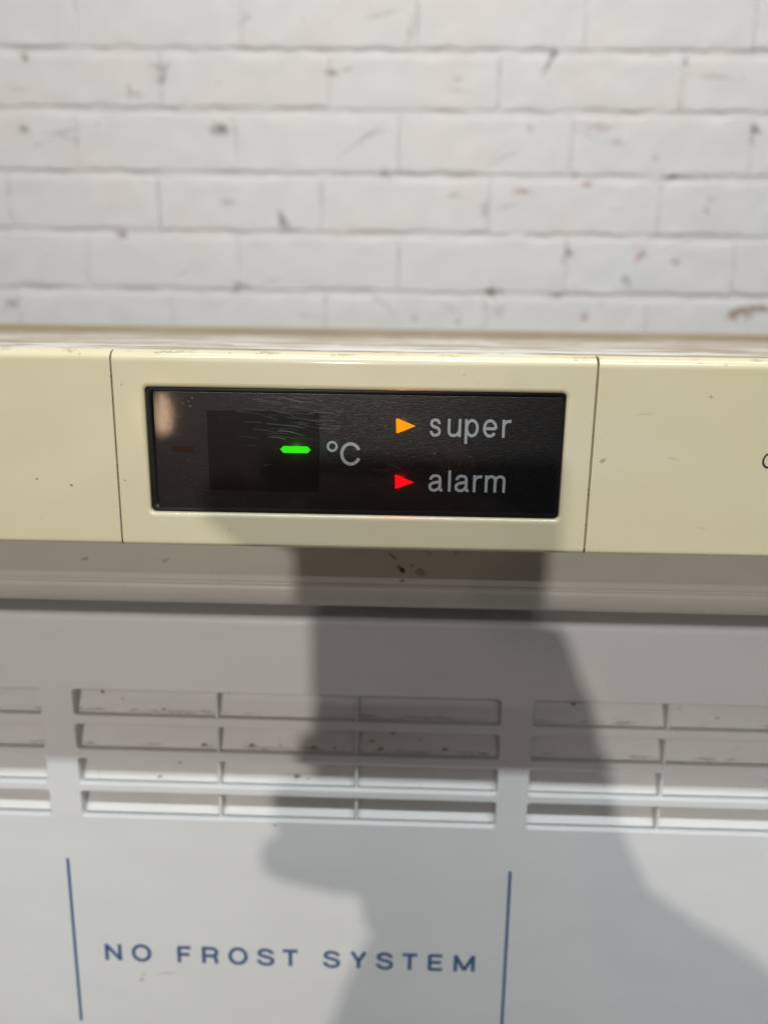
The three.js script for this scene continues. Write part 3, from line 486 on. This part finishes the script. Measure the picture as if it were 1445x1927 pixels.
{
  const [x, y, z] = FLOOR_LAMP.at;
  const t = thing('floor_lamp', 'slim floor lamp with a small warm glowing shade', 'lamp', [x, 0, z]);
  mesh('shade', new THREE.LatheGeometry([[0, -0.055], [0.014, -0.052], [0.018, -0.036], [0.0195, -0.012], [0.017, 0.016], [0.012, 0.04], [0.006, 0.056], [0, 0.058]].map(([a, b]) => new THREE.Vector2(a, b)), 28).translate(0, y, 0), std({ color: lin(0.8, 0.7, 0.55), emissive: lin(...FLOOR_LAMP.color), emissiveIntensity: 46, roughness: 0.6 }), t);
  mesh('pole', new THREE.CylinderGeometry(0.008, 0.008, y - 0.07, 14).translate(0, (y - 0.07) / 2 + 0.02, 0), std({ color: lin(0.05, 0.05, 0.05), roughness: 0.4 }), t);
  mesh('base', new THREE.CylinderGeometry(0.13, 0.14, 0.022, 36).translate(0, 0.011, 0), std({ color: lin(0.05, 0.05, 0.05), roughness: 0.4 }), t);
  const l = new THREE.PointLight(lin(...FLOOR_LAMP.color), FLOOR_LAMP.cd); l.name = 'shade_light'; l.position.set(0, y, 0); l.castShadow = true; t.add(l);
}

// ------------------------------------------------------------------ the photographer and the phone, behind the lens
{
  const t = thing('smartphone', 'black smartphone held upright in front of the freezer', 'phone', [0, H, 0]);
  mesh('phone_body', box(-0.067, 0.022, -0.146, 0.015, 0.0055, 0.0145, 0.004), std({ color: lin(0.02, 0.02, 0.021), roughness: 0.35 }), t);
  mesh('screen', box(-0.064, 0.019, -0.142, 0.012, 0.0146, 0.0149), std({ color: lin(0.01, 0.01, 0.01), roughness: 0.1 }), t);
  mesh('camera_bump', box(-0.016, 0.016, -0.02, 0.011, 0.0022, 0.0056, 0.0016), std({ color: lin(0.015, 0.015, 0.015), roughness: 0.3 }), t);
}
{
  const root = thing('person', 'person in a dark jacket holding up a phone with one hand', 'person', [0, 0, 0]);
  const V = (x, y, z) => [x, H + y, z];
  const cap = (p, a, b, ra, rb) => {
    const bx = b[0] - a[0], by = b[1] - a[1], bz = b[2] - a[2], px = p[0] - a[0], py = p[1] - a[1], pz = p[2] - a[2];
    const t = Math.max(0, Math.min(1, (px * bx + py * by + pz * bz) / (bx * bx + by * by + bz * bz + 1e-12)));
    return Math.hypot(px - bx * t, py - by * t, pz - bz * t) - (ra + (rb - ra) * t);
  };
  const smin = (a, b, k) => { const h = Math.max(k - Math.abs(a - b), 0) / k; return Math.min(a, b) - h * h * k * 0.25; };
  function field(center, half, res, f, colour) {
    const mc = new MarchingCubes(res, std({}), false, false, 160000); mc.isolation = 0;
    for (let k = 0; k < res; k++) for (let j = 0; j < res; j++) for (let i = 0; i < res; i++) {
      const p = [center[0] + ((i - res / 2) / (res / 2)) * half, center[1] + ((j - res / 2) / (res / 2)) * half, center[2] + ((k - res / 2) / (res / 2)) * half];
      mc.field[i + j * res + k * res * res] = -f(p);
    }
    mc.update();
    const n = mc.count, pos = new Float32Array(n * 3), nor = new Float32Array(n * 3), col = new Float32Array(n * 3);
    for (let i = 0; i < n; i++) {
      for (let c = 0; c < 3; c++) pos[3 * i + c] = center[c] + mc.positionArray[3 * i + c] * half;
      const l = Math.hypot(mc.normalArray[3 * i], mc.normalArray[3 * i + 1], mc.normalArray[3 * i + 2]) || 1;
      for (let c = 0; c < 3; c++) nor[3 * i + c] = mc.normalArray[3 * i + c] / l;
      const q = colour([pos[3 * i], pos[3 * i + 1], pos[3 * i + 2]]); col.set(q, 3 * i);
    }
    const g = new THREE.BufferGeometry(); g.setAttribute('position', new THREE.BufferAttribute(pos, 3)); g.setAttribute('normal', new THREE.BufferAttribute(nor, 3)); g.setAttribute('color', new THREE.BufferAttribute(col, 3)); return g;
  }
  const chain = (p, list, k) => { let d = 1e9; for (const [a, b, ra, rb] of list) d = smin(d, cap(p, a, b, ra, rb), k); return d; };
  const SKIN = [0.45, 0.26, 0.18], JACKET = [0.022, 0.024, 0.03], JEANS = [0.03, 0.04, 0.07], SHOE = [0.02, 0.02, 0.02], HAIR = [0.025, 0.016, 0.011];
  const mm = (x, y, z) => V(x * MM, y * MM, z * MM);
  // right hand closed round the phone
  const W = mm(40, -205, 40), PB = mm(46, -168, 16), IK = mm(36, -94, -8), MK = mm(33, -113, -13), RK = mm(36, -135, -12), PK = mm(40, -160, -2), TH = mm(40, -110, 24);
  const palm = [[W, PB, 0.028, 0.023], [PB, IK, 0.017, 0.0115], [PB, MK, 0.017, 0.0115], [PB, RK, 0.017, 0.0115], [PB, PK, 0.017, 0.012], [PB, TH, 0.02, 0.014], [IK, mm(30, -92, 14), 0.011, 0.012], [mm(-28, -176, 20), mm(45, -176, 20), 0.019, 0.026], [mm(40, -235, 80), W, 0.03, 0.028]];
  const fingers = [
    [[TH, mm(33, -80, 22), 0.0125, 0.011], [mm(33, -80, 22), mm(24, -52, 20), 0.011, 0.0085]],
    [[IK, mm(-8, -62, -4.5), 0.0095, 0.0088], [mm(-8, -62, -4.5), mm(-48, -24, -4), 0.0088, 0.0085], [mm(-48, -24, -4), mm(-76, -1, 3), 0.0085, 0.0088]],
    [[MK, mm(-22, -108, -5), 0.0098, 0.0095], [mm(-22, -108, -5), mm(-65, -109, -2), 0.0095, 0.0088]],
    [[RK, mm(-30, -133, -5), 0.0098, 0.0095], [mm(-30, -133, -5), mm(-74, -133, 1), 0.0098, 0.0105], [mm(-74, -133, 1), mm(-74, -133, 15), 0.0105, 0.01]],
    [[PK, mm(-15, -159, 9), 0.0145, 0.0135], [mm(-15, -159, 9), mm(-55, -158, 10), 0.0135, 0.0125], [mm(-55, -158, 10), mm(-78, -155, 10), 0.0135, 0.0115]],
  ];
  const handR = (p) => { let d = chain(p, palm, 0.014); for (const f of fingers) d = smin(d, chain(p, f, 0.003), 0.004); return d; };
  // body: jacket, trousers, shoes
  const elbow = V(0.165, -0.43, 0.33), shR = V(0.41, -0.17, 0.64), shL = V(0.10, -0.18, 0.69), elL = V(0.03, -0.47, 0.75), wrL = V(0.02, -0.7, 0.64);
  const bodyB = [
    [V(0.022, -0.212, 0.06), V(0.038, -0.258, 0.13), 0.075, 0.114], [V(0.038, -0.258, 0.13), elbow, 0.114, 0.094], [elbow, shR, 0.078, 0.08], [shL, elL, 0.066, 0.052], [elL, wrL, 0.05, 0.038],
    [shR, shL, 0.066, 0.066], [V(0.31, -0.22, 0.67), V(0.2, -0.22, 0.69), 0.115, 0.115], [V(0.3, -0.22, 0.68), V(0.3, -0.5, 0.71), 0.115, 0.11], [V(0.2, -0.22, 0.69), V(0.2, -0.5, 0.72), 0.115, 0.11], [V(0.3, -0.5, 0.71), V(0.31, -0.76, 0.73), 0.11, 0.115], [V(0.2, -0.5, 0.72), V(0.19, -0.76, 0.74), 0.11, 0.115],
    [V(0.25, -0.16, 0.68), V(0.245, -0.04, 0.645), 0.06, 0.05],
    [V(0.325, -0.78, 0.73), V(0.345, -1.22, 0.69), 0.098, 0.068], [V(0.345, -1.22, 0.69), V(0.35, -1.62, 0.74), 0.066, 0.05], [V(0.175, -0.78, 0.74), V(0.155, -1.22, 0.7), 0.098, 0.068], [V(0.155, -1.22, 0.7), V(0.15, -1.62, 0.75), 0.066, 0.05],
    [V(0.35, -1.655, 0.77), V(0.365, -1.668, 0.57), 0.046, 0.036], [V(0.15, -1.655, 0.78), V(0.135, -1.668, 0.58), 0.046, 0.036],
  ];
  const bodyC = (p) => { const y = p[1] - H; return y < -1.6 ? SHOE : y < -0.8 ? JEANS : JACKET; };
  const parts = [
    field(mm(0, -130, 20), 0.15, 84, handR, () => SKIN),
    field([0.2, H - 0.86, 0.42], 0.9, 112, (p) => Math.max(chain(p, bodyB, 0.04), 0.001 - p[1]), bodyC),
  ];
  // left hand, hanging relaxed
  {
    const k = V(0.01, -0.78, 0.6), f = [[wrL, k, 0.028, 0.026]];
    const fs = [[0.024, -0.8, 0.575, 0.07], [0.012, -0.805, 0.585, 0.078], [0, -0.8, 0.6, 0.074], [-0.01, -0.79, 0.615, 0.058]].map(([x, y, z, l]) => { const a = V(x, y, z), b = V(x + 0.006, y - l * 0.5, z - 0.012), c = V(x + 0.014, y - l * 0.92, z + 0.006); return [[k, a, 0.016, 0.011], [a, b, 0.0095, 0.0088], [b, c, 0.0088, 0.0075]]; });
    fs.push([[V(0.015, -0.735, 0.6), V(0.035, -0.77, 0.57), 0.016, 0.012], [V(0.035, -0.77, 0.57), V(0.042, -0.805, 0.56), 0.011, 0.0085]]);
    parts.push(field(V(0.015, -0.78, 0.6), 0.12, 68, (p) => { let d = chain(p, f, 0.01); for (const q of fs) d = smin(d, chain(p, q, 0.003), 0.006); return d; }, () => SKIN));
  }
  // head, turned towards the phone
  {
    const hc = V(0.24, 0.05, 0.62), m = new THREE.Matrix4().makeRotationFromEuler(new THREE.Euler(0.18, 0.3, 0.04, 'YXZ')).invert(), v = new THREE.Vector3();
    const ell = (q, c, r) => { const x = (q.x - c[0]) / r[0], y = (q.y - c[1]) / r[1], z = (q.z - c[2]) / r[2], l = Math.hypot(x, y, z); return (l - 1) * Math.min(...r); };
    const C = (q, a, b, ra, rb) => cap([q.x, q.y, q.z], a, b, ra, rb), local = (p) => v.set(p[0] - hc[0], p[1] - hc[1], p[2] - hc[2]).applyMatrix4(m);
    const head = (p) => {
      const q = local(p);
      let d = ell(q, [0, 0.03, 0.012], [0.077, 0.09, 0.096]);
      d = smin(d, ell(q, [0, -0.045, -0.028], [0.056, 0.07, 0.062]), 0.04); d = smin(d, C(q, [0, -0.085, -0.055], [0, -0.092, -0.07], 0.024, 0.018), 0.03);
      d = smin(d, C(q, [0, 0.008, -0.088], [0, -0.03, -0.108], 0.008, 0.012), 0.012); d = smin(d, C(q, [-0.03, 0.02, -0.083], [0.03, 0.02, -0.083], 0.01, 0.01), 0.014);
      d = smin(d, C(q, [-0.02, -0.06, -0.086], [0.02, -0.06, -0.086], 0.008, 0.008), 0.008); d = smin(d, C(q, [-0.02, -0.072, -0.084], [0.02, -0.072, -0.084], 0.008, 0.008), 0.008);
      for (const s of [-1, 1]) { d = Math.max(d, -(C(q, [s * 0.031, 0.0, -0.092], [s * 0.031, 0.0, -0.094], 0.012, 0.012))); d = smin(d, C(q, [s * 0.031, 0, -0.076], [s * 0.032, 0, -0.076], 0.0125, 0.0125), 0.004); d = smin(d, ell(q, [s * 0.08, -0.01, 0.012], [0.01, 0.03, 0.018]), 0.006); }
      d = smin(d, C(q, [0, -0.05, 0.03], [0, -0.17, 0.05], 0.055, 0.052), 0.03);
      const hair = ell(q, [0, 0.042, 0.024], [0.084, 0.092, 0.1]); return Math.min(d, Math.max(hair, -(q.y - 0.045 + 0.9 * (q.z + 0.04) * (q.z < -0.04 ? 0 : 1)) - 0.02));
    };
    parts.push(field([hc[0], hc[1] - 0.02, hc[2]], 0.165, 76, head, (p) => { const q = local(p); return ell(q, [0, 0.042, 0.024], [0.0835, 0.0915, 0.0995]) > -0.004 && q.y > -0.02 && (q.z > -0.055 || q.y > 0.07) && Math.abs(q.x) < 0.085 && !(q.z < 0.02 && q.y < 0.03) ? HAIR : SKIN; }));
  }
  mesh('body', mergeGeometries(parts), std({ vertexColors: true, roughness: 0.75 }), root);
}

renderer.render(scene, camera);
